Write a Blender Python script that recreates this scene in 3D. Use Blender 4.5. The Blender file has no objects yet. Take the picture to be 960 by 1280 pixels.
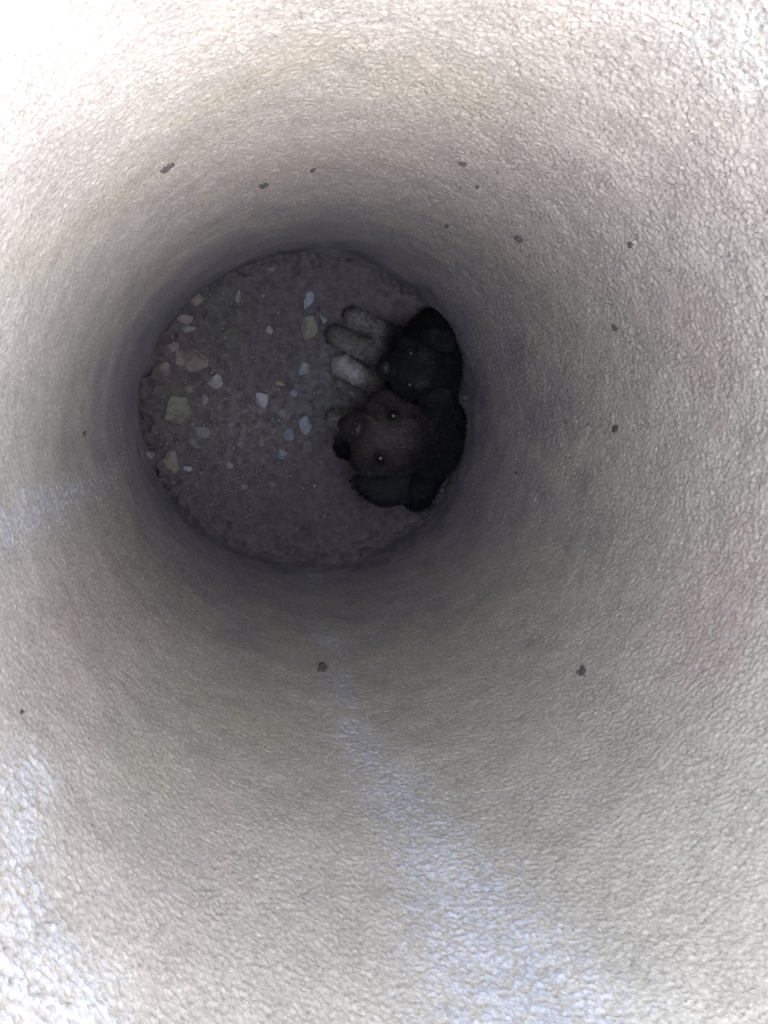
import bpy, bmesh, math, random
import numpy as np
from mathutils import Vector, Quaternion, noise

random.seed(4)
RNG = np.random.default_rng(11)
S = bpy.context.scene
COL = S.collection

# ------------------------------------------------------------------ camera
FOCAL = 931.0                       # pixels on the 960 x 1280 photograph
CAM = Vector((-0.1315, 0.0870, 1.4344))
NADIR = (300.0, 460.0)              # where the shaft's axis direction vanishes
cd = bpy.data.cameras.new('camera')
cam = bpy.data.objects.new('camera', cd)
COL.objects.link(cam)
S.camera = cam
cd.sensor_fit = 'VERTICAL'
cd.sensor_height = 24.0
cd.lens = 24.0 * FOCAL / 1280.0
cd.clip_start = 0.01
cd.clip_end = 2000.0
QC = Vector(((NADIR[0] - 480) / FOCAL, -(NADIR[1] - 640) / FOCAL, -1)).rotation_difference(Vector((0, 0, -1)))
cam.location = CAM
cam.rotation_mode = 'QUATERNION'
cam.rotation_quaternion = QC

# ------------------------------------------------------------------ light
SUN_AZ, SUN_EL = math.radians(163.0), math.radians(40.0)     # azimuth clockwise from +Y
w = bpy.data.worlds.new('World')
S.world = w
w.use_nodes = True
nt = w.node_tree
bg = nt.nodes['Background']
sky = nt.nodes.new('ShaderNodeTexSky')
sky.sky_type = 'NISHITA'
sky.sun_disc = False
sky.sun_elevation = SUN_EL
sky.sun_rotation = SUN_AZ
sky.air_density = 1.0
sky.dust_density = 0.25
sky.ozone_density = 1.0
hs = nt.nodes.new('ShaderNodeHueSaturation')
hs.inputs['Saturation'].default_value = 0.26
hs.inputs['Value'].default_value = 2.7      # bright, thinly veiled sky
nt.links.new(sky.outputs[0], hs.inputs['Color'])
nt.links.new(hs.outputs[0], bg.inputs['Color'])
bg.inputs['Strength'].default_value = 0.15
sl = bpy.data.lights.new('sun', 'SUN')
sl.energy = 0.5
sl.angle = math.radians(50)
sl.color = (1.0, 0.93, 0.84)
sun = bpy.data.objects.new('sun', sl)
COL.objects.link(sun)
sd = Vector((math.sin(SUN_AZ) * math.cos(SUN_EL), math.cos(SUN_AZ) * math.cos(SUN_EL), math.sin(SUN_EL)))
sun.rotation_mode = 'QUATERNION'
sun.rotation_quaternion = Vector((0, 0, 1)).rotation_difference(sd)
S.view_settings.view_transform = 'Standard'
S.view_settings.look = 'None'
S.view_settings.exposure = 2.36
S.view_settings.gamma = 1.0
S.view_settings.use_curve_mapping = False
S.cycles.max_bounces = 10
S.cycles.diffuse_bounces = 8

# ------------------------------------------------------------------ helpers
H = 1.205           # floor to mouth
R0 = 0.300


def radius(th, z):
    """the bored shaft: a little out of round"""
    return (R0 + 0.0066 * np.cos(2 * th) - 0.0034 * np.sin(3 * th + 1.0) * np.exp(-z / 0.25)
            + 0.004 * np.sin(th * 2 + 4 * z) * np.clip(z / 0.5, 0, 1))


def ray(px, py):
    d = Vector(((px - 480) / FOCAL, -(py - 640) / FOCAL, -1))
    return (QC @ d).normalized()


def at(px, py, z):
    """a point at height z seen at photo pixel px, py"""
    d = ray(px, py)
    return CAM + d * ((z - CAM.z) / d.z)


def on_wall(px, py):
    d = ray(px, py)
    t = 0.1
    for _ in range(4000):
        p = CAM + d * t
        th = math.atan2(p.y, p.x)
        if math.hypot(p.x, p.y) >= float(radius(th, max(p.z, 0))) or p.z < 0:
            break
        t += 0.0005
    return p


def tag(o, label=None, cat=None, group=None, kind=None):
    for k, v in (('label', label), ('category', cat), ('group', group), ('kind', kind)):
        if v:
            o[k] = v
    return o


def link(name, me, mat=None, parent=None, loc=None):
    o = bpy.data.objects.new(name, me)
    COL.objects.link(o)
    if mat:
        me.materials.append(mat)
    if parent:
        o.parent = parent
    if loc is not None:
        o.location = loc
    return o


def mesh_np(name, V, F, smooth=True, color=None):
    V = np.asarray(V, np.float32)
    F = np.asarray(F, np.int32)
    k = F.shape[1]
    me = bpy.data.meshes.new(name)
    me.vertices.add(len(V))
    me.vertices.foreach_set('co', V.ravel())
    me.loops.add(F.size)
    me.loops.foreach_set('vertex_index', F.ravel())
    me.polygons.add(len(F))
    me.polygons.foreach_set('loop_start', np.arange(0, F.size, k, dtype=np.int32))
    me.polygons.foreach_set('loop_total', np.full(len(F), k, np.int32))
    me.polygons.foreach_set('use_smooth', np.full(len(F), smooth, bool))
    if color is not None:
        a = me.attributes.new('tint', 'FLOAT_COLOR', 'POINT')
        c = np.ones((len(V), 4), np.float32)
        c[:, :3] = color
        a.data.foreach_set('color', c.ravel())
    me.update(calc_edges=True)
    me.validate()
    return me


def fft_noise(ny, nx, dy, dx, lo, hi, ani=(1.0, 1.0), seed=0):
    """band-passed periodic gaussian noise, unit variance; lo..hi are wavelengths in metres"""
    r = np.random.default_rng(seed)
    n = np.fft.rfft2(r.standard_normal((ny, nx)))
    fy = np.fft.fftfreq(ny, dy)[:, None] * ani[0]
    fx = np.fft.rfftfreq(nx, dx)[None, :] * ani[1]
    f = np.sqrt(fy ** 2 + fx ** 2) + 1e-9
    g = np.exp(-(f * lo) ** 2) * (1 - np.exp(-(f * hi) ** 2)) * (1 / f) ** 0.5
    o = np.fft.irfft2(n * g, s=(ny, nx))
    return (o - o.mean()) / o.std()


def rgb(c):
    return np.array(c, np.float32)


def material(name, color=(0.3, 0.3, 0.3), rough=0.9, attr=False, bump=None, vary=None, spec=0.3):
    """vary: (scale, low factor, high factor) multiplies the colour with noise; bump: list of (scale, strength, distance)"""
    m = bpy.data.materials.new(name)
    m.use_nodes = True
    n, l = m.node_tree.nodes, m.node_tree.links
    b = n['Principled BSDF']
    b.inputs['Roughness'].default_value = rough
    b.inputs['Specular IOR Level'].default_value = spec
    tc = n.new('ShaderNodeTexCoord')
    if attr:
        a = n.new('ShaderNodeAttribute')
        a.attribute_name = 'tint'
        src = a.outputs['Color']
    else:
        c = n.new('ShaderNodeRGB')
        c.outputs[0].default_value = (*color, 1)
        src = c.outputs[0]
    for sc, lo, hi in vary or []:
        t = n.new('ShaderNodeTexNoise')
        t.inputs['Scale'].default_value = sc
        t.inputs['Detail'].default_value = 4
        l.new(tc.outputs['Object'], t.inputs['Vector'])
        mr = n.new('ShaderNodeMapRange')
        mr.inputs['From Min'].default_value = 0.3
        mr.inputs['From Max'].default_value = 0.7
        mr.inputs['To Min'].default_value = lo
        mr.inputs['To Max'].default_value = hi
        l.new(t.outputs['Fac'], mr.inputs['Value'])
        mx = n.new('ShaderNodeMix')
        mx.data_type = 'RGBA'
        mx.blend_type = 'MULTIPLY'
        mx.inputs['Factor'].default_value = 1
        l.new(src, mx.inputs['A'])
        l.new(mr.outputs['Result'], mx.inputs['B'])
        src = mx.outputs['Result']
    l.new(src, b.inputs['Base Color'])
    prev = None
    for sc, st, di in bump or []:
        t = n.new('ShaderNodeTexNoise')
        t.inputs['Scale'].default_value = sc
        t.inputs['Detail'].default_value = 3
        l.new(tc.outputs['Object'], t.inputs['Vector'])
        bp = n.new('ShaderNodeBump')
        bp.inputs['Strength'].default_value = st
        bp.inputs['Distance'].default_value = di
        l.new(t.outputs['Fac'], bp.inputs['Height'])
        if prev:
            l.new(prev, bp.inputs['Normal'])
        prev = bp.outputs['Normal']
    if prev:
        l.new(prev, b.inputs['Normal'])
    return m


# ------------------------------------------------------------------ shaft wall
NT, NZ = 1240, 800
th = np.linspace(0, 2 * np.pi, NT, endpoint=False)
zz = np.linspace(-0.03, H, NZ)
dx, dz = 2 * np.pi * R0 / NT, (H + 0.03) / (NZ - 1)
TH, Z = np.meshgrid(th, zz)


def wall_uv(px, py):
    p = on_wall(px, py)
    return math.atan2(p.y, p.x) % (2 * math.pi), p.z


def blob(px, py, rt, rz, breakup=0.6, pw=1.0, uv=None):
    """soft-edged stain of half widths rt (round the wall) and rz (up the wall), broken up by noise"""
    t0, z0 = uv or wall_uv(px, py)
    d = (TH - t0 + np.pi) % (2 * np.pi) - np.pi
    q = (d * R0 / rt) ** 2 + ((Z - z0) / rz) ** 2
    m = np.exp(-q ** pw + 0.0)
    return np.clip(m * (1 + breakup * STN), 0, 1)


STN = fft_noise(NZ, NT, dz, dx, 0.004, 0.04, seed=5)
big = fft_noise(NZ, NT, dz, dx, 0.05, 0.5, seed=6)
mid = fft_noise(NZ, NT, dz, dx, 0.012, 0.08, seed=7)
# lumpy sprayed-plaster grain: ridged noise gives pads divided by creases
g1 = fft_noise(NZ, NT, dz, dx, 0.0030, 0.009, ani=(0.85, 1.15), seed=1)
g2 = fft_noise(NZ, NT, dz, dx, 0.0017, 0.0045, seed=2)
g3 = fft_noise(NZ, NT, dz, dx, 0.0024, 0.008, ani=(1.7, 0.5), seed=3)      # tool marks round the bore
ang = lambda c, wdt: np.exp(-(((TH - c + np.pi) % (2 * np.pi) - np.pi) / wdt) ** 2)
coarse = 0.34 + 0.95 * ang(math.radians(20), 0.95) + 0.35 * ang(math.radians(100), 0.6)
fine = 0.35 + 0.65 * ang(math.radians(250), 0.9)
g4 = fft_noise(NZ, NT, dz, dx, 0.007, 0.022, ani=(0.9, 1.1), seed=4)
modu = np.clip(0.95 + 0.38 * fft_noise(NZ, NT, dz, dx, 0.02, 0.09, seed=8), 0.25, 2.0)
pits = np.clip((np.abs(fft_noise(NZ, NT, dz, dx, 0.0022, 0.007, seed=9)) - 2.9) * 2.0, 0, 1)
lump = 1 - np.minimum(np.abs(g1) * 1.5, 1.6) ** 0.8
hgt = (0.00105 * coarse * modu * (0.55 - lump) * -1
       + 0.0011 * coarse * (0.5 - np.minimum(np.abs(g4) * 1.4, 1.5) ** 0.8) * 0.5
       - 0.0018 * pits
       + (0.00040 * (1 - np.minimum(np.abs(g2) * 1.4, 1.5)) + 0.00030 * g2) * (0.85 + 0.2 * coarse)
       + 0.00022 * g3 * fine + 0.00012 * mid + 0.0004 * big)
# bands of pitted crust where water ran down, flakes low on the left
streak = np.zeros_like(TH)
for a, b in zip([(392, 716), (410, 800), (425, 860), (450, 930), (500, 1000), (545, 1070), (590, 1140), (625, 1205), (660, 1275)],
                [0.018, 0.018, 0.019, 0.023, 0.032, 0.036, 0.044, 0.05, 0.055]):
    streak = np.maximum(streak, blob(a[0], a[1], b, 0.06, 0.5))
band = np.zeros_like(TH)
for a in [(0, 660), (45, 640), (90, 620), (135, 595), (165, 570)]:
    band = np.maximum(band, blob(a[0], a[1], 0.017, 0.13, 0.5))
flake = np.zeros_like(TH)
for a in [(15, 975), (45, 970), (30, 1040), (20, 1120), (60, 1190), (25, 1230), (70, 1265), (110, 1250)]:
    flake = np.maximum(flake, blob(a[0], a[1], 0.018, 0.02, 0.9))
hgt += 0.0006 * band * STN + 0.0006 * flake * (0.6 + 0.5 * STN) + 0.0003 * streak * STN

# wall colour: stone and stains, with some light and shade painted in
base = rgb((0.462, 0.412, 0.374))
C = np.ones(TH.shape + (3,), np.float32) * base


def paint(mask, col, amt=1.0):
    global C
    k = np.clip(mask * amt, 0, 1)[..., None].astype(np.float32)
    C = C * (1 - k) + rgb(col) * k


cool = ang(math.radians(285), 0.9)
paint(ang(math.radians(-15), 0.75), (0.60, 0.555, 0.515), 1.0)  # right wall brightened through its colour, standing in for light
paint(ang(math.radians(165), 0.6), (0.53, 0.49, 0.45), 0.9)  # left wall likewise: extra light painted as paler stone
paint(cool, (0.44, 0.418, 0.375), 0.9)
for px, py, rt, rz in [(505, 100, 0.035, 0.05), (590, 120, 0.03, 0.05), (265, 130, 0.06, 0.02), (170, 230, 0.05, 0.035),
                       (110, 270, 0.03, 0.03), (40, 320, 0.02, 0.04), (380, 70, 0.04, 0.03)]:
    paint(blob(px, py, rt, rz, 0.5), (0.475, 0.425, 0.345), 0.7)
for px, py, rt, rz in [(880, 430, 0.06, 0.04), (880, 760, 0.05, 0.04), (930, 700, 0.05, 0.04), (90, 850, 0.012, 0.02),
                       (85, 780, 0.012, 0.03), (900, 800, 0.04, 0.03), (70, 565, 0.01, 0.02), (200, 340, 0.03, 0.08)]:
    paint(blob(px, py, rt, rz, 0.7), (0.52, 0.42, 0.395), 0.5)
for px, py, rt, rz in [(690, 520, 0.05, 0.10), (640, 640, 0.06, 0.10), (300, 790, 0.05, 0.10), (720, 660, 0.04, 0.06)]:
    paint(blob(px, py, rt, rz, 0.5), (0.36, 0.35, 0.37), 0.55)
for px, py, rt, rz in [(240, 860, 0.05, 0.12), (330, 920, 0.05, 0.10), (180, 960, 0.04, 0.08)]:
    paint(blob(px, py, rt, rz, 0.3), (0.425, 0.405, 0.34), 0.6)
for px, py, rt, rz in [(930, 60, 0.05, 0.03), (10, 70, 0.015, 0.02)]:
    paint(blob(px, py, rt, rz, 1.2), (0.50, 0.52, 0.50), 0.6)
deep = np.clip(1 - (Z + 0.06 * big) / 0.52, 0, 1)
paint(deep, (0.398, 0.368, 0.450), 1.0)  # violet cast of the deep shade put into the wall colour
band *= np.clip((Z - 0.15) / 0.5, 0.25, 1)
chalk = np.clip(0.80 + 0.20 * STN + 0.08 * g1, 0, 1)
paint(streak * chalk * (1.1 + 0.15 * np.clip(g1, -2, 2)), (0.485, 0.50, 0.56), 0.85)
paint(band * chalk, (0.47, 0.475, 0.525), 0.7)
paint(flake, (0.56, 0.56, 0.585), 0.7)
for px, py, rt, rz in [(590, 430, 0.02, 0.08), (395, 740, 0.02, 0.06), (180, 475, 0.02, 0.06)]:
    paint(blob(px, py, rt, rz, 0.3), (0.47, 0.50, 0.50), 0.5)
# foot of the wall, blended darker towards the floor
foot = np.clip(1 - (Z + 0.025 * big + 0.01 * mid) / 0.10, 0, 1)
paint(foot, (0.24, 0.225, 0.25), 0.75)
C *= (1 + 0.03 * big + 0.03 * mid + 0.09 * np.clip(g2, -2, 2) + 0.05 * np.clip(g1, -2, 2)
      - 0.16 * np.clip(0.35 - np.abs(g1), 0, 1) / 0.35 * np.clip(coarse, 0, 1))[..., None]
C *= (1 - 0.45 * pits)[..., None]
C = np.clip(C * 0.70, 0.03, 0.75)

RR = radius(TH, Z) - hgt
# ragged bottom edge
RR -= 0.0008 * np.clip(mid + big, 0, 3) * np.exp(-(Z / 0.02) ** 2)
V = np.stack([RR * np.cos(TH), RR * np.sin(TH), Z], -1).reshape(-1, 3)
# rounded lip at the mouth
lip = []
for k in range(1, 9):
    a = k / 8 * math.pi / 2
    rr = radius(th, np.full_like(th, H)) - hgt[-1] + 0.02 * (1 - math.cos(a))
    lip.append(np.stack([rr * np.cos(th), rr * np.sin(th), np.full_like(th, H + 0.02 * math.sin(a))], -1))
V = np.concatenate([V, np.concatenate(lip)])
rows = NZ + 8
i = np.arange(NT)
j = np.arange(rows - 1)[:, None]
Fq = np.stack([j * NT + i, (j + 1) * NT + i, (j + 1) * NT + (i + 1) % NT, j * NT + (i + 1) % NT], -1).reshape(-1, 4)
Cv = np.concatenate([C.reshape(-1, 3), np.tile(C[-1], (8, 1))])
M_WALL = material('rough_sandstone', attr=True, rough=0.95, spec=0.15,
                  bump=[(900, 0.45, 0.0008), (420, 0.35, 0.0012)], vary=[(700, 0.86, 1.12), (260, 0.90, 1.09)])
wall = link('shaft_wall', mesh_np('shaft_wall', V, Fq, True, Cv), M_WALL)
tag(wall, 'rough pale sandstone wall of the deep round shaft, streaked and stained', 'shaft wall')


def wall_r(t, z):
    a = int(round((t % (2 * math.pi)) / (2 * math.pi) * NT)) % NT
    b = min(max(int(round((z + 0.03) / dz)), 0), NZ - 1)
    return float(RR[b, a])


# ------------------------------------------------------------------ ground outside the mouth
bm = bmesh.new()
prev = None
for r in (0.318, 0.6, 1.2, 3, 10, 40, 200, 800):
    ring = [bm.verts.new((r * math.cos(a), r * math.sin(a), H + 0.017))
            for a in [q / 96 * 2 * math.pi for q in range(96)]]
    if prev:
        for q in range(96):
            bm.faces.new((prev[q], ring[q], ring[(q + 1) % 96], prev[(q + 1) % 96]))
    prev = ring
gm = bpy.data.meshes.new('ground')
bm.to_mesh(gm)
tag(link('ground', gm, material('dry_soil', (0.34, 0.29, 0.24), 0.95, bump=[(30, 0.5, 0.02)], vary=[(3, 0.8, 1.15), (40, 0.8, 1.15)])),
    kind='structure')

# ------------------------------------------------------------------ shaft floor
NF = 360
ext = 0.325
gx = np.linspace(-ext, ext, NF)
X, Y = np.meshgrid(gx, gx)
df = gx[1] - gx[0]
f_big = fft_noise(NF, NF, df, df, 0.05, 0.4, seed=21)
f_mid = fft_noise(NF, NF, df, df, 0.012, 0.06, seed=22)
f_gr = fft_noise(NF, NF, df, df, 0.004, 0.012, seed=23)
FH = 0.0035 * f_big + 0.0010 * f_mid + 0.0006 * np.clip(f_gr, -1, 3)
# rubble slope against the left side
pl = at(205, 440, 0)
FH += 0.035 * np.exp(-(((X - pl.x + 0.03) / 0.06) ** 2 + ((Y - pl.y) / 0.11) ** 2))
RF = np.sqrt(X ** 2 + Y ** 2)
FH += np.clip(0.010 + 0.007 * f_big + 0.004 * f_mid, 0.001, 0.04) * np.exp(-np.clip(0.298 - RF, 0, 1) / 0.016)
FH = np.maximum(FH, -0.02)


def floor_z(x, y):
    a = min(max(int(round((y + ext) / df)), 0), NF - 1)
    b = min(max(int(round((x + ext) / df)), 0), NF - 1)
    return float(FH[a, b])


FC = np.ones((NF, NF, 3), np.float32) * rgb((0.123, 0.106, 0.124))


def fpaint(px, py, rx, ry, col, amt):
    global FC
    p = at(px, py, 0)
    m = np.exp(-(((X - p.x) / rx) ** 2 + ((Y - p.y) / ry) ** 2)) * (1 + 0.35 * f_mid)
    k = np.clip(m * amt, 0, 1)[..., None].astype(np.float32)
    FC = FC * (1 - k) + rgb(col) * k


fpaint(205, 440, 0.06, 0.11, (0.135, 0.105, 0.103), 0.85)
fpaint(225, 520, 0.05, 0.06, (0.13, 0.123, 0.105), 0.7)
fpaint(280, 400, 0.05, 0.09, (0.125, 0.122, 0.108), 0.7)
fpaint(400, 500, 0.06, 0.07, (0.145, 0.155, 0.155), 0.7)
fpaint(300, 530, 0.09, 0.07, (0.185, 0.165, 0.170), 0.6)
FC *= (1 + 0.09 * f_mid + 0.05 * np.clip(f_gr, -2, 2))[..., None]
keep = (X ** 2 + Y ** 2) < 0.323 ** 2
idx = np.arange(NF * NF).reshape(NF, NF)
q = np.stack([idx[:-1, :-1], idx[:-1, 1:], idx[1:, 1:], idx[1:, :-1]], -1)
qk = keep[:-1, :-1] & keep[:-1, 1:] & keep[1:, 1:] & keep[1:, :-1]
Fq = q[qk]
used, inv = np.unique(Fq, return_inverse=True)
FV = np.stack([X, Y, FH], -1).reshape(-1, 3)[used]
M_FLOOR = material('damp_dirt', attr=True, rough=0.9, spec=0.2, bump=[(300, 0.3, 0.001)], vary=[(150, 0.88, 1.12)])
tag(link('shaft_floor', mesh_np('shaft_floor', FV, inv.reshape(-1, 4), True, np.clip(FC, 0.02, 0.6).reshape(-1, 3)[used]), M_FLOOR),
    kind='structure')


# ------------------------------------------------------------------ stones
def rock_mesh(name, sx, sy, sz, seed, angular=0.5, sub=3, rot=0.0, ragged=0.24):
    r = random.Random(seed)
    bm = bmesh.new()
    bmesh.ops.create_icosphere(bm, subdivisions=sub, radius=1.0)
    off = Vector((r.uniform(-50, 50), r.uniform(-50, 50), r.uniform(-50, 50)))
    planes = []
    for _ in range(10):
        n = Vector((r.gauss(0, 1), r.gauss(0, 1), r.gauss(0, 0.7))).normalized()
        planes.append((n, r.uniform(0.50, 0.85)))
    for v in bm.verts:
        p = v.co.copy()
        for n, d in planes:
            e = p.dot(n) - d
            if e > 0:
                p -= n * e * min(1.0, angular + 0.35)
        p *= 1 + ragged * noise.noise(p * 1.5 + off) + 0.3 * ragged * noise.noise(p * 5 + off)
        x, y = p.x * sx, p.y * sy
        v.co = (x * math.cos(rot) - y * math.sin(rot), x * math.sin(rot) + y * math.cos(rot), p.z * sz)
    for f in bm.faces:
        f.smooth = ragged > .5
    me = bpy.data.meshes.new(name)
    bm.to_mesh(me)
    bm.free()
    return me


STONE_MATS = {}


def stone_mat(tone):
    if tone not in STONE_MATS:
        c = {'pale': (0.34, 0.325, 0.35), 'white': (0.42, 0.41, 0.47), 'blue': (0.27, 0.295, 0.35), 'grey': (0.24, 0.23, 0.255),
             'pink': (0.275, 0.222, 0.215), 'olive': (0.235, 0.23, 0.195), 'tan': (0.31, 0.26, 0.21), 'dim': (0.20, 0.19, 0.20),
             'green': (0.27, 0.285, 0.25)}[tone]
        STONE_MATS[tone] = material('stone_' + tone, c, 0.9, bump=[(250, 0.4, 0.002)], vary=[(90, 0.78, 1.2), (400, 0.9, 1.1)])
    return STONE_MATS[tone]


# px, py, width, height in photo pixels, tilt degrees, tone, angular, label
ROCKS = [
    (247, 451, 29, 25, 0, 'pink', .5, 'largest smooth pinkish stone, at the left of the shaft floor'),
    (230, 399, 25, 16, 5, 'pink', .5, 'flat pinkish stone highest in the rubble by the left wall'),
    (234, 411, 17, 10, 8, 'green', .5, 'small greenish stone tucked under the highest pinkish stone'),
    (226, 449, 13, 20, 5, 'pink', .6, 'narrow upright pinkish stone beside the largest smooth one'),
    (215, 434, 16, 13, 30, 'pink', .6, 'dull red stone against the left wall above the narrow upright one'),
    (208, 462, 15, 16, 10, 'pink', .7, 'dull reddish rubble stone close to the left wall, left of the smooth one'),
    (243, 372, 20, 16, 40, 'pink', .6, 'dull reddish stone at the very top of the rubble by the wall'),
    (269, 478, 17, 22, -25, 'pale', .9, 'bright pale angular stone just right of the rubble'),
    (222, 509, 36, 40, 15, 'olive', .9, 'big flat olive slab with a pointed lower end by the left wall'),
    (251, 542, 24, 17, -15, 'grey', .6, 'lumpy light grey stone below the olive slab'),
    (243, 557, 18, 11, -50, 'dim', .7, 'thin grey splinter of stone leaning below the lumpy grey stone'),
    (328, 499, 21, 17, -35, 'white', .6, 'oval bluish white stone in the middle of the floor'),
    (380, 532, 19, 25, -10, 'blue', .7, 'largest pale blue stone, left of the brown faced puppy'),
    (362, 543, 13, 16, 15, 'blue', .7, 'blue grey stone touching the largest pale blue one'),
    (353, 516, 14, 14, 0, 'grey', .5, 'roundish grey stone right of the oval white one'),
    (380, 462, 12, 18, -20, 'blue', .7, 'slim bluish stone between the grey slab and the blue stones'),
    (353, 568, 16, 12, -10, 'blue', .6, 'flat blue grey stone lowest of the blue cluster'),
    (389, 409, 22, 38, -8, 'olive', .95, 'grey olive slab of stone beside the forepaw of the black puppy'),
    (386, 374, 13, 22, -12, 'blue', .8, 'bluish stone chip at the upper end of the grey olive slab'),
    (437, 391, 13, 18, 0, 'white', .9, 'white chip of stone at the tip of the upper foreleg'),
    (337, 413, 10, 11, 0, 'pale', .4, 'small round pale pebble alone in the upper middle of the floor'),
    (216, 577, 20, 30, 8, 'olive', .95, 'triangular olive stone low on the left side of the floor'),
    (234, 586, 11, 7, -15, 'white', .5, 'tiny bright pebble right of the triangular olive stone'),
    (287, 582, 8, 9, 0, 'pale', .5, 'tiny pale pebble in the lower middle of the floor'),
    (305, 609, 13, 9, -10, 'grey', .5, 'flat grey pebble lowest but one in the floor gravel'),
    (342, 607, 12, 9, 10, 'dim', .5, 'dim grey pebble right of the flat grey one, low on the floor'),
    (236, 486, 11, 10, 0, 'pink', .5, 'small rosy pebble above the big olive slab'),
    (255, 498, 8, 15, -8, 'grey', .7, 'upright lilac grey pebble right of the big olive slab'),
    (366, 492, 10, 10, 0, 'blue', .7, 'small bluish pebble above the roundish grey stone'),
    (300, 556, 12, 9, 12, 'grey', .6, 'grey pebble right of the lumpy light grey stone'),
    (327, 554, 8, 10, 0, 'grey', .6, 'small upright grey pebble left of the lowest blue stone'),
    (287, 531, 13, 9, 15, 'grey', .6, 'low grey pebble between the lumpy stone and the oval white stone'),
    (348, 479, 17, 6, -14, 'tan', .8, 'thin tan sliver of stone above the oval white stone'),
    (298, 371, 9, 20, -5, 'grey', .8, 'upright grey shard near the upper edge of the floor'),
    (337, 336, 15, 10, 10, 'dim', .6, 'dim flat stone at the top of the floor under the wall'),
    (383, 560, 17, 17, 0, 'dim', .6, 'dark olive stone under the largest pale blue stone'),
    (404, 442, 12, 11, 0, 'dim', .7, 'dull lumpy stone below the slab, beside the middle paw'),
    (440, 491, 9, 7, 0, 'grey', .5, 'pale pebble just under the white paw'),
    (426, 480, 10, 8, -20, 'dim', .5, 'dull pebble touching the lower edge of the white paw'),
    (188, 568, 13, 14, 0, 'grey', .6, 'grey lump of stone wedged at the foot of the left wall'),
    (405, 398, 9, 10, 20, 'blue', .8, 'small bluish chip between the slab and the white chip'),
]
for k, (px, py, wd, ht, tilt, tone, angu, label) in enumerate(ROCKS):
    p = at(px, py, 0.01)
    s = 0.00152
    a, b = wd / 2 * s * 1.14, ht / 2 * s * 1.14
    hz = min(a, b) * (0.62 if max(wd, ht) > 20 else 0.8)
    o = link('stone', rock_mesh('stone', a, b, hz, 100 + k, angu, 3, math.radians(tilt)), stone_mat(tone))
    o.location = (p.x, p.y, floor_z(p.x, p.y) + hz * 0.30)
    tag(o, label, 'stone', 'loose stones on the shaft floor')

# gravel too small and too many to name
proto = []
for k in range(6):
    me = rock_mesh('tmp', 1, 1, 0.7, 900 + k, 0.6, 1)
    n = len(me.vertices)
    v = np.empty(n * 3, np.float32)
    me.vertices.foreach_get('co', v)
    f = np.array([p.vertices[:] for p in me.polygons])
    proto.append((v.reshape(-1, 3), f))
    bpy.data.meshes.remove(me)
GV, GF, GC, base_i = [], [], [], 0
rg = random.Random(5)
TONES = [(0.30, 0.28, 0.29), (0.22, 0.20, 0.205), (0.40, 0.39, 0.41), (0.26, 0.225, 0.21), (0.19, 0.18, 0.18), (0.29, 0.31, 0.35)]


def pebble(x, y, s):
    global base_i
    v, f = proto[rg.randrange(6)]
    a = rg.uniform(0, 6.28)
    sx, sy, sz = s * rg.uniform(.7, 1.3), s * rg.uniform(.7, 1.1), s * rg.uniform(.6, 1)
    q = v * np.array([sx, sy, sz])
    q = np.stack([q[:, 0] * math.cos(a) - q[:, 1] * math.sin(a), q[:, 0] * math.sin(a) + q[:, 1] * math.cos(a), q[:, 2]], 1)
    GV.append(q + np.array([x, y, floor_z(x, y) + sz * .3]))
    GF.append(f + base_i)
    base_i += len(v)
    GC.append(np.tile(np.array(rg.choice(TONES)) * rg.uniform(.6, .95), (len(v), 1)))


for k in range(520):
    if k < 260:
        px, py = rg.gauss(305, 55), rg.gauss(540, 50)
    elif k < 380:
        px, py = rg.gauss(222, 24), rg.gauss(460, 60)
    else:
        px, py = rg.uniform(185, 575), rg.uniform(325, 700)
    p = at(px, py, 0)
    if math.hypot(p.x, p.y) > 0.29:
        continue
    pebble(p.x, p.y, max(0.0009, min(0.0045, rg.lognormvariate(math.log(0.0019), 0.45))))
for k in range(460):
    p = at(rg.gauss(300, 50), rg.gauss(545, 48), 0)
    if math.hypot(p.x, p.y) < 0.28:
        pebble(p.x, p.y, rg.uniform(0.0008, 0.0022))
        GC[-1][:] = np.array((0.30, 0.285, 0.305)) * rg.uniform(.8, 1.25)
for k in range(120):
    an = rg.uniform(math.radians(125), math.radians(235))
    rr_ = rg.uniform(0.225, 0.292)
    pebble(rr_ * math.cos(an), rr_ * math.sin(an), rg.uniform(0.002, 0.0052))
    GC[-1][:] = np.array(rg.choice([(0.19, 0.155, 0.15), (0.17, 0.16, 0.14), (0.16, 0.145, 0.155), (0.21, 0.19, 0.19)])) * rg.uniform(.8, 1.15)
M_GRAVEL = material('gravel', attr=True, rough=0.9, bump=[(500, 0.3, 0.001)])
tag(link('gravel', mesh_np('gravel', np.concatenate(GV), np.concatenate(GF), True, np.concatenate(GC)), M_GRAVEL), kind='stuff')

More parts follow.
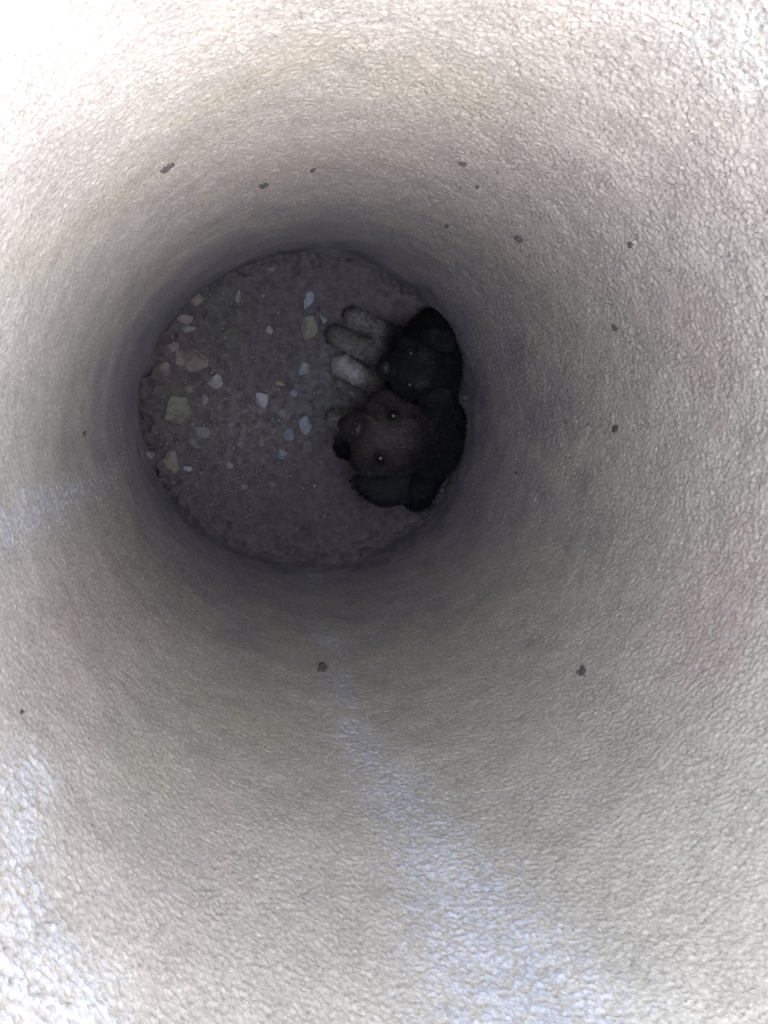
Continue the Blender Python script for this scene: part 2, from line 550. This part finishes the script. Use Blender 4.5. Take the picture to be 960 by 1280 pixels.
# ------------------------------------------------------------------ dark crumbs stuck on the wall
M_CRUMB = material('dark_dirt', (0.07, 0.064, 0.06), 0.9, bump=[(600, 0.5, 0.001)], vary=[(300, 0.7, 1.3)])
CRUMBS = [
    (209, 210, 13, 11, 'largest dark dirt crumb stuck on the upper left of the wall'),
    (330, 231, 11, 9, 'dark dirt crumb on the wall above the middle of the hole floor'),
    (391, 212, 7, 6, 'small dark dirt crumb right of two larger ones, high above the floor'),
    (579, 203, 10, 7, 'dark dirt crumb highest on the right half of the wall'),
    (559, 282, 6, 6, 'tiny dark dirt crumb nearest above the black puppy on the wall'),
    (650, 297, 9, 11, 'dark dirt crumb on the wall to the upper right of the black puppy'),
    (788, 306, 8, 8, 'dark dirt crumb farthest right on the upper wall'),
    (768, 410, 8, 7, 'upper of two dark dirt crumbs one above the other on the right wall'),
    (770, 536, 10, 9, 'lower of two dark dirt crumbs one above the other on the right wall'),
    (728, 840, 12, 11, 'dark dirt crumb low on the right of the wall'),
    (403, 836, 11, 15, 'dark dirt crumb below the hole floor beside the pale streak'),
    (104, 542, 6, 6, 'small dark dirt crumb on the left wall above the pale crusted band'),
    (28, 890, 7, 6, 'tiny dark dirt crumb near the white flakes at the lower left'),
    (645, 591, 4, 4, 'faint tiny dark crumb on the shadowed right wall'),
    (597, 233, 5, 5, 'tiny dark crumb under the highest crumb of the right half'),
]
for k, (px, py, wd, ht, label) in enumerate(CRUMBS):
    p = on_wall(px, py)
    dist = (p - CAM).length
    s = dist / FOCAL * 1.0
    t = math.atan2(p.y, p.x)
    r = wall_r(t, p.z)
    # seen aslant: stretch along the shaft so it reads at its size
    inw = Vector((-math.cos(t), -math.sin(t), 0))
    vd = (CAM - p).normalized()
    slant = max(0.25, abs(vd.dot(inw)))
    a, b = wd / 2 * s * 1.05, ht / 2 * s * 1.05
    me = rock_mesh('dirt_crumb', a, b, min(a, b) * 0.7, 300 + k, 0.95, 3, 0.9 * k, 0.75)
    o = link('dirt_crumb', me, M_CRUMB)
    o.location = (math.cos(t) * (r - 0.3 * min(a, b)), math.sin(t) * (r - 0.3 * min(a, b)), p.z)
    o.rotation_mode = 'QUATERNION'
    o.rotation_quaternion = Vector((0, 0, 1)).rotation_difference((inw + vd * 0.8).normalized())
    tag(o, label, 'dirt crumb', 'dark dirt crumbs stuck on the shaft wall')


# ------------------------------------------------------------------ puppies
def smin(a, b, k):
    h = np.clip(0.5 + 0.5 * (b - a) / k, 0, 1)
    return b * (1 - h) + a * h - k * h * (1 - h)


def sdf(P, prims):
    d = None
    for a, ra, b, rb, k in prims:
        a, b = np.array(a), np.array(b)
        ba = b - a
        L = ba @ ba
        h = np.clip((P - a) @ ba / L, 0, 1) if L > 1e-12 else np.zeros(P.shape[:-1])
        e = np.sqrt(((P - a - h[..., None] * ba) ** 2).sum(-1)) - (ra + (rb - ra) * h)
        d = e if d is None else smin(d, e, k)
    return d


def surface(prims, step):
    pts = np.array([q for p in prims for q in (p[0], p[2])])
    rad = max(max(p[1], p[3]) for p in prims) + 0.02
    lo, hi = pts.min(0) - rad, pts.max(0) + rad
    ax = [np.arange(lo[i], hi[i], step) for i in range(3)]
    G = np.stack(np.meshgrid(*ax, indexing='ij'), -1)
    D = sdf(G, prims)
    n = D.shape
    ins = D < 0
    # surface nets: one vertex per cell that the surface crosses
    cs = sum(ins[i:n[0] - 1 + i, j:n[1] - 1 + j, k:n[2] - 1 + k].astype(int) for i in (0, 1) for j in (0, 1) for k in (0, 1))
    cell = (cs > 0) & (cs < 8)
    vid = -np.ones(cell.shape, int)
    vid[cell] = np.arange(cell.sum())
    ci = np.argwhere(cell)
    acc = np.zeros((len(ci), 3))
    cnt = np.zeros(len(ci))
    cor = [(i, j, k) for i in (0, 1) for j in (0, 1) for k in (0, 1)]
    for a in range(8):
        for b in range(a + 1, 8):
            if sum(abs(x - y) for x, y in zip(cor[a], cor[b])) != 1:
                continue
            da = D[tuple((ci + cor[a]).T)]
            db = D[tuple((ci + cor[b]).T)]
            m = (da < 0) != (db < 0)
            t = np.where(m, da / np.where(m, da - db, 1), 0)
            p = np.array(cor[a]) + t[:, None] * (np.array(cor[b]) - np.array(cor[a]))
            acc += p * m[:, None]
            cnt += m
    V = lo + (ci + acc / cnt[:, None]) * step
    Fs = []
    for axis in range(3):
        u, v = [(1, 2), (2, 0), (0, 1)][axis]
        sl0 = [slice(1, -1)] * 3
        sl0[axis] = slice(0, -1)
        sl1 = [slice(1, -1)] * 3
        sl1[axis] = slice(1, None)
        s0, s1 = ins[tuple(sl0)], ins[tuple(sl1)]
        e = np.argwhere(s0 != s1)
        if not len(e):
            continue
        flip = s0[tuple(e.T)]
        e = e + np.array([0 if i == axis else 1 for i in range(3)])
        du, dv = np.eye(3, dtype=int)[u], np.eye(3, dtype=int)[v]
        qd = np.stack([vid[tuple((e - du - dv).T)], vid[tuple((e - dv).T)], vid[tuple(e.T)], vid[tuple((e - du).T)]], 1)
        qd[~flip] = qd[~flip][:, ::-1]
        Fs.append(qd)
    F = np.concatenate(Fs)
    return V, F[(F >= 0).all(1)]


def normal(P, prims):
    e = 1e-4
    g = np.stack([sdf(P + np.eye(3)[i] * e, prims) - sdf(P - np.eye(3)[i] * e, prims) for i in range(3)], -1)
    return g / (np.linalg.norm(g, axis=-1, keepdims=True) + 1e-9)


def hit(C0, d, prims):
    """outermost surface point from C0 along d"""
    d = np.array(d) / np.linalg.norm(d)
    ts = np.linspace(0, 0.16, 800)
    D = sdf(np.array(C0) + ts[:, None] * d, prims)
    k = np.where(D < 0)[0]
    return np.array(C0) + d * ts[k[-1]]


M_FUR = material('puppy_fur', attr=True, rough=0.85, spec=0.08, bump=[(350, 0.5, 0.002)], vary=[(120, 0.75, 1.25), (28, 0.6, 1.5)])
M_EYE = material('wet_eye', (0.006, 0.005, 0.005), 0.28, spec=0.5)
M_IRIS = material('eye_rim', (0.05, 0.04, 0.04), 0.5)
M_NOSE = material('wet_nose', (0.022, 0.019, 0.021), 0.45, spec=0.3, bump=[(700, 0.5, 0.0008)])


class Pup:
    def __init__(s, name, label, C0, Fd, Ud, sc):
        s.C = np.array(C0)
        F = np.array(Fd, float)
        F /= np.linalg.norm(F)
        U = np.array(Ud, float)
        U -= F * (U @ F)
        U /= np.linalg.norm(U)
        s.F, s.U, s.S, s.k = F, U, np.cross(F, U), sc
        s.root = bpy.data.objects.new(name, None)
        COL.objects.link(s.root)
        s.root.empty_display_size = 0.05
        tag(s.root, label, 'puppy', 'puppies at the bottom of the shaft')
        s.prims = []
        s.spots = []

    def h(s, f, u, v):
        return s.C + s.k * (f * s.F + u * s.U + v * s.S)

    def cap(s, a, ra, b, rb, k=0.012):
        s.prims.append((tuple(a), ra, tuple(b), rb, k))

    def head(s):
        k = s.k
        s.cap(s.h(-.006, .006, 0), .047 * k, s.h(.004, .004, 0), .047 * k)
        s.cap(s.h(.018, -.010, 0), .030 * k, s.h(.072, -.016, 0), .0165 * k, .010)
        s.cap(s.h(.026, -.030, 0), .018 * k, s.h(.062, -.032, 0), .010 * k, .007)
        for q in (-1, 1):
            s.cap(s.h(.010, -.014, .030 * q), .024 * k, s.h(.026, -.018, .018 * q), .016 * k, .012)
            s.cap(s.h(.034, .026, .018 * q), .012 * k, s.h(.028, .032, .022 * q), .012 * k, .012)
            s.cap(s.h(.058, -.020, .008 * q), .012 * k, s.h(.070, -.021, .007 * q), .0105 * k, .005)
        s.cap(s.h(-.01, -.01, 0), .040 * k, s.neck, .048 * k, .02)

    def leg(s, pts, rs, toes=True):
        for a, b, ra, rb in zip(pts[:-1], pts[1:], rs[:-1], rs[1:]):
            s.cap(a, ra, b, rb, .010)
        if toes:
            e, d = np.array(pts[-1]), np.array(pts[-1]) - np.array(pts[-2])
            d[2] = 0
            d /= np.linalg.norm(d)
            sd_ = np.array([-d[1], d[0], 0])
            r = rs[-1]
            for t in (-1.05, -.36, .36, 1.05):
                a = e + sd_ * t * r * .60 + d * r * .25 + np.array([0, 0, -.15 * r])
                b = e + sd_ * t * r * .70 + d * r * (0.95 - .60 * abs(t)) + np.array([0, 0, -.25 * r])
                s.cap(a, r * .38, b, r * .35, .0012)

    def albedo(s, P):
        c = np.ones((len(P), 3)) * np.array(s.coat)
        for p, r, col, amt in s.spots:
            m = np.clip(1.25 * np.exp(-(((P - np.array(p)) ** 2).sum(1) / r ** 2)), 0, 1)[:, None] * amt
            c = c * (1 - m) + np.array(col) * m
        return c

    def build(s, strands=9000):
        V, F = surface(s.prims, 0.0036)
        N = normal(V, s.prims)
        V = V - N * 0.001
        body = link('body', mesh_np('body', V, F, True, s.albedo(V)), M_FUR, s.root)
        eyes = []
        for q in (-1, 1):
            p = hit(s.C, s.F * .040 + s.U * .0125 + s.S * .0265 * q, s.prims)
            eyes.append(p)
            d = p - s.C
            d /= np.linalg.norm(d)
            bm = bmesh.new()
            bmesh.ops.create_uvsphere(bm, u_segments=20, v_segments=12, radius=.0070 * s.k)
            for f in bm.faces:
                f.smooth = True
            me = bpy.data.meshes.new('eye')
            bm.to_mesh(me)
            bm.free()
            e = link('eye', me, M_EYE, s.root, Vector(p - d * .0035 * s.k))
            # eyelid: a ring round the ball
            lid_c = p - d * .0008 * s.k
            z = Vector(d)
            xq = Vector(s.S) - z * Vector(s.S).dot(z)
            xq.normalize()
            yq = z.cross(xq)
            vv, ff = [], []
            for a in range(20):
                an = a / 20 * 6.28318
                c = Vector(lid_c) + (xq * math.cos(an) * .0084 + yq * math.sin(an) * .0062) * s.k
                rd = (xq * math.cos(an) + yq * math.sin(an))
                for b in range(6):
                    bn = b / 6 * 6.28318
                    vv.append(c + (rd * math.cos(bn) + z * math.sin(bn)) * .0020 * s.k)
                    ff.append((a * 6 + b, a * 6 + (b + 1) % 6, ((a + 1) % 20) * 6 + (b + 1) % 6, ((a + 1) % 20) * 6 + b))
            link('eyelid', mesh_np('eyelid', vv, ff, True), s.lid, s.root)
        # nose leather with two nostrils
        tip = hit(s.h(.03, -.012, 0), s.F + s.U * .10, s.prims)
        bm = bmesh.new()
        bmesh.ops.create_icosphere(bm, subdivisions=4, radius=1)
        for v in bm.verts:
            a, b, c = v.co          # a side, b up, c forward
            wd = .0100 * (1 + .18 * b)
            o = .0075
            dent = 0
            for q in (-1, 1):
                dent += .45 * math.exp(-(((a - .45 * q) / .20) ** 2 + ((b + .10) / .26) ** 2)) * (c > 0)
            dent += .10 * math.exp(-(a / .10) ** 2) * (c > 0) * (b < .2)
            v.co = Vector(s.k * (s.S * a * wd + s.U * b * .0078 + s.F * c * o * (1 - dent)))
        for f in bm.faces:
            f.smooth = True
        me = bpy.data.meshes.new('nose')
        bm.to_mesh(me)
        bm.free()
        link('nose', me, M_NOSE, s.root, Vector(tip - s.F * .001 * s.k))
        s.efur = []
        for er in s.ears:
            s.ear(*er)
        s.fur(V, F, N, eyes + [tip], strands)

    def ear(s, base, tip, out, width, col, inner):
        """a floppy leather-like flap from base to tip, bulging along out, its rim rolled"""
        base, tip, out = np.array(base), np.array(tip), np.array(out, float)
        ax = tip - base
        L = np.linalg.norm(ax)
        ax /= L
        out -= ax * (out @ ax)
        out /= np.linalg.norm(out)
        sd_ = np.cross(ax, out)
        NU, NV = 22, 15
        top, bot = [], []
        ct, cb = [], []
        for a in range(NU):
            u = a / (NU - 1)
            wv = width * (0.72 + .38 * math.sin(math.pi * min(1, u * .9 + .05)) - .15 * u) * max(0, 1 - u ** 4) ** .5 + .001
            for b in range(NV):
                v = b / (NV - 1) * 2 - 1
                arch = .16 * L * math.sin(math.pi * u) + .12 * width * (1 - v * v) - .10 * L * u * u
                rim = .16 * width * max(0, abs(v) - .6) / .4
                p = base + ax * u * L + sd_ * v * wv + out * (arch + rim + .0025 * noise.noise(Vector((u * 4, v * 3, L * 90))))
                th_ = .0032 * (1 - .75 * abs(v) ** 3) * (1 - .6 * u ** 4)
                top.append(p + out * th_)
                bot.append(p - out * th_)
                k_ = max(0, 1 - (v / .72) ** 2) * math.sin(math.pi * min(1, u * .95)) ** .9
                ct.append(np.array(col) * (1 - k_) + np.array(inner) * k_)
                cb.append(np.array(col))
        n = NU * NV
        F = []
        for a in range(NU - 1):
            for b in range(NV - 1):
                i0 = a * NV + b
                F.append((i0, i0 + 1, i0 + NV + 1, i0 + NV))
                F.append((n + i0 + NV, n + i0 + NV + 1, n + i0 + 1, n + i0))
        ring = [b for b in range(NV)] + [a * NV + NV - 1 for a in range(1, NU)] + [(NU - 1) * NV + b for b in range(NV - 2, -1, -1)] + \
               [a * NV for a in range(NU - 2, 0, -1)]
        for a, b in zip(ring, ring[1:] + ring[:1]):
            F.append((b, a, n + a, n + b))
        s.efur.append((np.array(top), np.tile(out, (len(top), 1)), np.tile(ax, (len(top), 1)), np.array(ct)))
        link('ear', mesh_np('ear', top + bot, F, True, np.array(ct + cb)), M_FUR, s.root)

    def fur(s, V, F, N, avoid, count):
        r = np.random.default_rng(3)
        fi = r.integers(0, len(F), count * 2)
        w_ = r.dirichlet((1, 1, 1, 1), count * 2)
        P = (V[F[fi]] * w_[..., None]).sum(1)
        n = normal(P, s.prims)
        ok = np.ones(len(P), bool)
        for a in avoid:
            ok &= ((P - a) ** 2).sum(1) > (.0125 * s.k) ** 2
        ok &= P[:, 2] > .006
        P, n = P[ok][:count], n[ok][:count]
        # coat lies back from the nose and down
        flow = P - (s.C + s.F * .08 * s.k)
        flow /= np.linalg.norm(flow, axis=1, keepdims=True)
        flow = flow * .8 + np.array([0, 0, -.5]) + r.normal(0, .30, P.shape)
        flow -= n * (flow * n).sum(1, keepdims=True)
        flow /= np.linalg.norm(flow, axis=1, keepdims=True) + 1e-6
        face = np.exp(-((P - s.h(.05, -.01, 0)) ** 2).sum(1) / (.045 * s.k) ** 2)
        legs = np.clip((s.C[0] - .06 - P[:, 0]) / .04, 0, 1)
        L = (r.uniform(.006, .0125, len(P)) * (1 - .62 * face) * (1 - .72 * legs))[:, None]
        col_root = s.albedo(P)
        for ep, en, ea, ec in s.efur:
            pick = r.integers(0, len(ep), 900)
            j = r.normal(0, .0012, (900, 3))
            P = np.concatenate([P, ep[pick] + j])
            n = np.concatenate([n, en[pick]])
            fl = ea[pick] + r.normal(0, .35, (900, 3))
            flow = np.concatenate([flow, fl / np.linalg.norm(fl, axis=1, keepdims=True)])
            L = np.concatenate([L, r.uniform(.004, .009, (900, 1))])
            col_root = np.concatenate([col_root, ec[pick]])
        side = np.cross(n, flow)
        wv = .00055
        root0 = P - n * .0012 - side * wv
        root1 = P - n * .0012 + side * wv
        m0 = P + (flow * .55 + n * .28) * L - side * wv * .8
        m1 = P + (flow * .55 + n * .28) * L + side * wv * .8
        tip = P + (flow * 1.0 + n * .30) * L
        VV = np.stack([root0, root1, m1, m0, tip], 1).reshape(-1, 3)
        b = np.arange(len(P))[:, None] * 5
        T = np.concatenate([b + [0, 1, 2], b + [0, 2, 3], b + [3, 2, 4]])
        col = np.repeat(col_root * r.uniform(.5, 2.1, (len(P), 1)), 5, 0)
        o = link('fur', mesh_np('fur', VV, T, True, col), M_FUR, s.root)
        o['kind'] = 'stuff'


BLACK = (0.0105, 0.0112, 0.0142)
# ---- black puppy, sitting with its back to the right wall, face turned up
a0 = Pup('puppy', 'black puppy with greyish tan forelegs sitting against the right wall, face turned up',
         at(521, 462, .182), (-.72, .02, .69), (.69, 0, .72), 0.98)
a0.coat = BLACK
a0.lid = material('black_eyelid', (0.011, 0.011, 0.014), 0.7, spec=0.15)
a0.neck = at(540, 460, .115)
a0.head()
a0.cap(at(532, 455, .10), .055, at(538, 462, .060), .058, .02)          # chest to rump
a0.cap(at(534, 425, .06), .046, at(538, 500, .055), .052, .02)           # haunches
a0.cap(at(539, 402, .045), .024, at(543, 440, .06), .038, .02)
a0.leg([at(520, 432, .10), at(482, 416, .05), at(440, 396, .024)], [.031, .018, .0185])
a0.leg([at(515, 470, .10), at(478, 448, .048), at(420, 419, .026)], [.033, .019, .0205])
a0.leg([at(520, 505, .06), at(474, 486, .030), at(428, 458, .024)], [.032, .0175, .0215])
TANF, PAW = (0.125, 0.120, 0.125), (0.30, 0.285, 0.30)
a0.spots = [(at(468, 412, .05), .030, TANF, .9), (at(450, 402, .04), .030, TANF, .95), (at(440, 396, .03), .02, TANF, .8),
            (at(460, 436, .05), .026, (0.12, 0.11, 0.105), .85), (at(438, 428, .04), .028, (0.12, 0.115, 0.105), .9),
            (at(416, 416, .04), .022, (0.09, 0.09, 0.09), .8),
            (at(428, 460, .035), .030, PAW, 1), (at(444, 470, .035), .028, PAW, .95), (at(464, 482, .035), .024, (0.14, 0.125, 0.13), .9),
            (at(470, 470, .20), .016, (0.055, 0.05, 0.055), .7)]
a0.spots += [(at(545, 462, .17), .03, (0.017, 0.018, 0.022), .8), (at(552, 430, .1), .02, (0.016, 0.017, 0.020), .8)]  # lighter coat spots; the first paints a sheen on the crown
for q in (-1, 1):
    a0.spots.append((a0.h(.035, .03, .022 * q), .012, (0.04, 0.04, 0.043), .5))
sS = 1 if a0.S[1] > 0 else -1
a0.ears = []
for q in (1, -1):           # q = 1: the ear toward the top of the picture
    b = a0.h(-.006, .040, .028 * q * sS)
    t = a0.h(-.040, .004, .066 * q * sS)
    a0.ears.append((b, t, a0.S * q * sS + a0.F * .6 + a0.U * .5, .024, BLACK, (0.014, 0.0145, 0.017)))
a0.build()

# ---- brown-faced puppy, lying lower in the picture with its head raised
eyeA, eyeB, nose_b = at(487, 516, .215), at(470, 572, .215), at(456, 533, .25)
up = np.array(eyeA - eyeB)
side = up / np.linalg.norm(up)
fw = np.array([-.60, -.18, .78])
fw -= side * (fw @ side)
b0 = Pup('puppy', 'brown faced puppy with black ears and body, head raised below the black puppy',
         np.array(at(487, 546, .170)), fw, np.cross(side, fw) * -1, 1.42)
if b0.U[0] < 0:
    b0.U, b0.S = -b0.U, -b0.S
b0.coat = (0.0085, 0.0095, 0.0122)
b0.lid = material('brown_eyelid', (0.016, 0.013, 0.015), 0.7, spec=0.15)
b0.neck = at(530, 560, .10)
b0.head()
b0.cap(at(525, 560, .10), .056, at(546, 530, .055), .056, .02)
b0.cap(at(541, 560, .055), .054, at(518, 600, .05), .047, .02)
b0.cap(at(520, 600, .06), .045, at(522, 622, .04), .028, .02)
b0.leg([at(500, 580, .09), at(462, 566, .050), at(433, 558, .026)], [.036, .026, .024])
b0.leg([at(490, 540, .08), at(452, 528, .045), at(421, 524, .022)], [.034, .024, .021])
BROWN = (0.043, 0.034, 0.039)
b0.spots = [(b0.h(.05, 0, 0), .062, BROWN, 1), (at(505, 530, .2), .055, BROWN, 1), (at(525, 555, .2), .03, BROWN, .8),
            (at(419, 524, .03), .024, (0.19, 0.19, 0.195), 1), (at(436, 527, .04), .022, (0.15, 0.14, 0.145), .8),
            (at(520, 600, .1), .03, (0.020, 0.022, 0.026), .8), (at(552, 540, .1), .04, (0.018, 0.020, 0.023), .9)]
qs = 1 if b0.S[1] > 0 else -1
b0.spots += [(b0.h(.0, .062, 0), .045, b0.coat, .95), (b0.h(.066, -.040, 0), .012, (0.012, 0.010, 0.012), .8),
             (b0.h(.05, .012, .026), .014, (0.018, 0.015, 0.017), .7), (b0.h(.05, .012, -.026), .014, (0.018, 0.015, 0.017), .7)]
b0.spots.append((b0.h(.02, .01, -.050 * qs), .030, (0.035, 0.036, 0.040), .9))
b0.ears = [(at(514, 608, .185), at(440, 603, .145), (-.1, -.25, 1), .033, (0.009, 0.0095, 0.012), (0.021, 0.022, 0.026)),
           (at(530, 500, .18), at(548, 520, .15), (.2, .3, 1), .028, BLACK, (0.014, 0.0145, 0.017))]
b0.build()
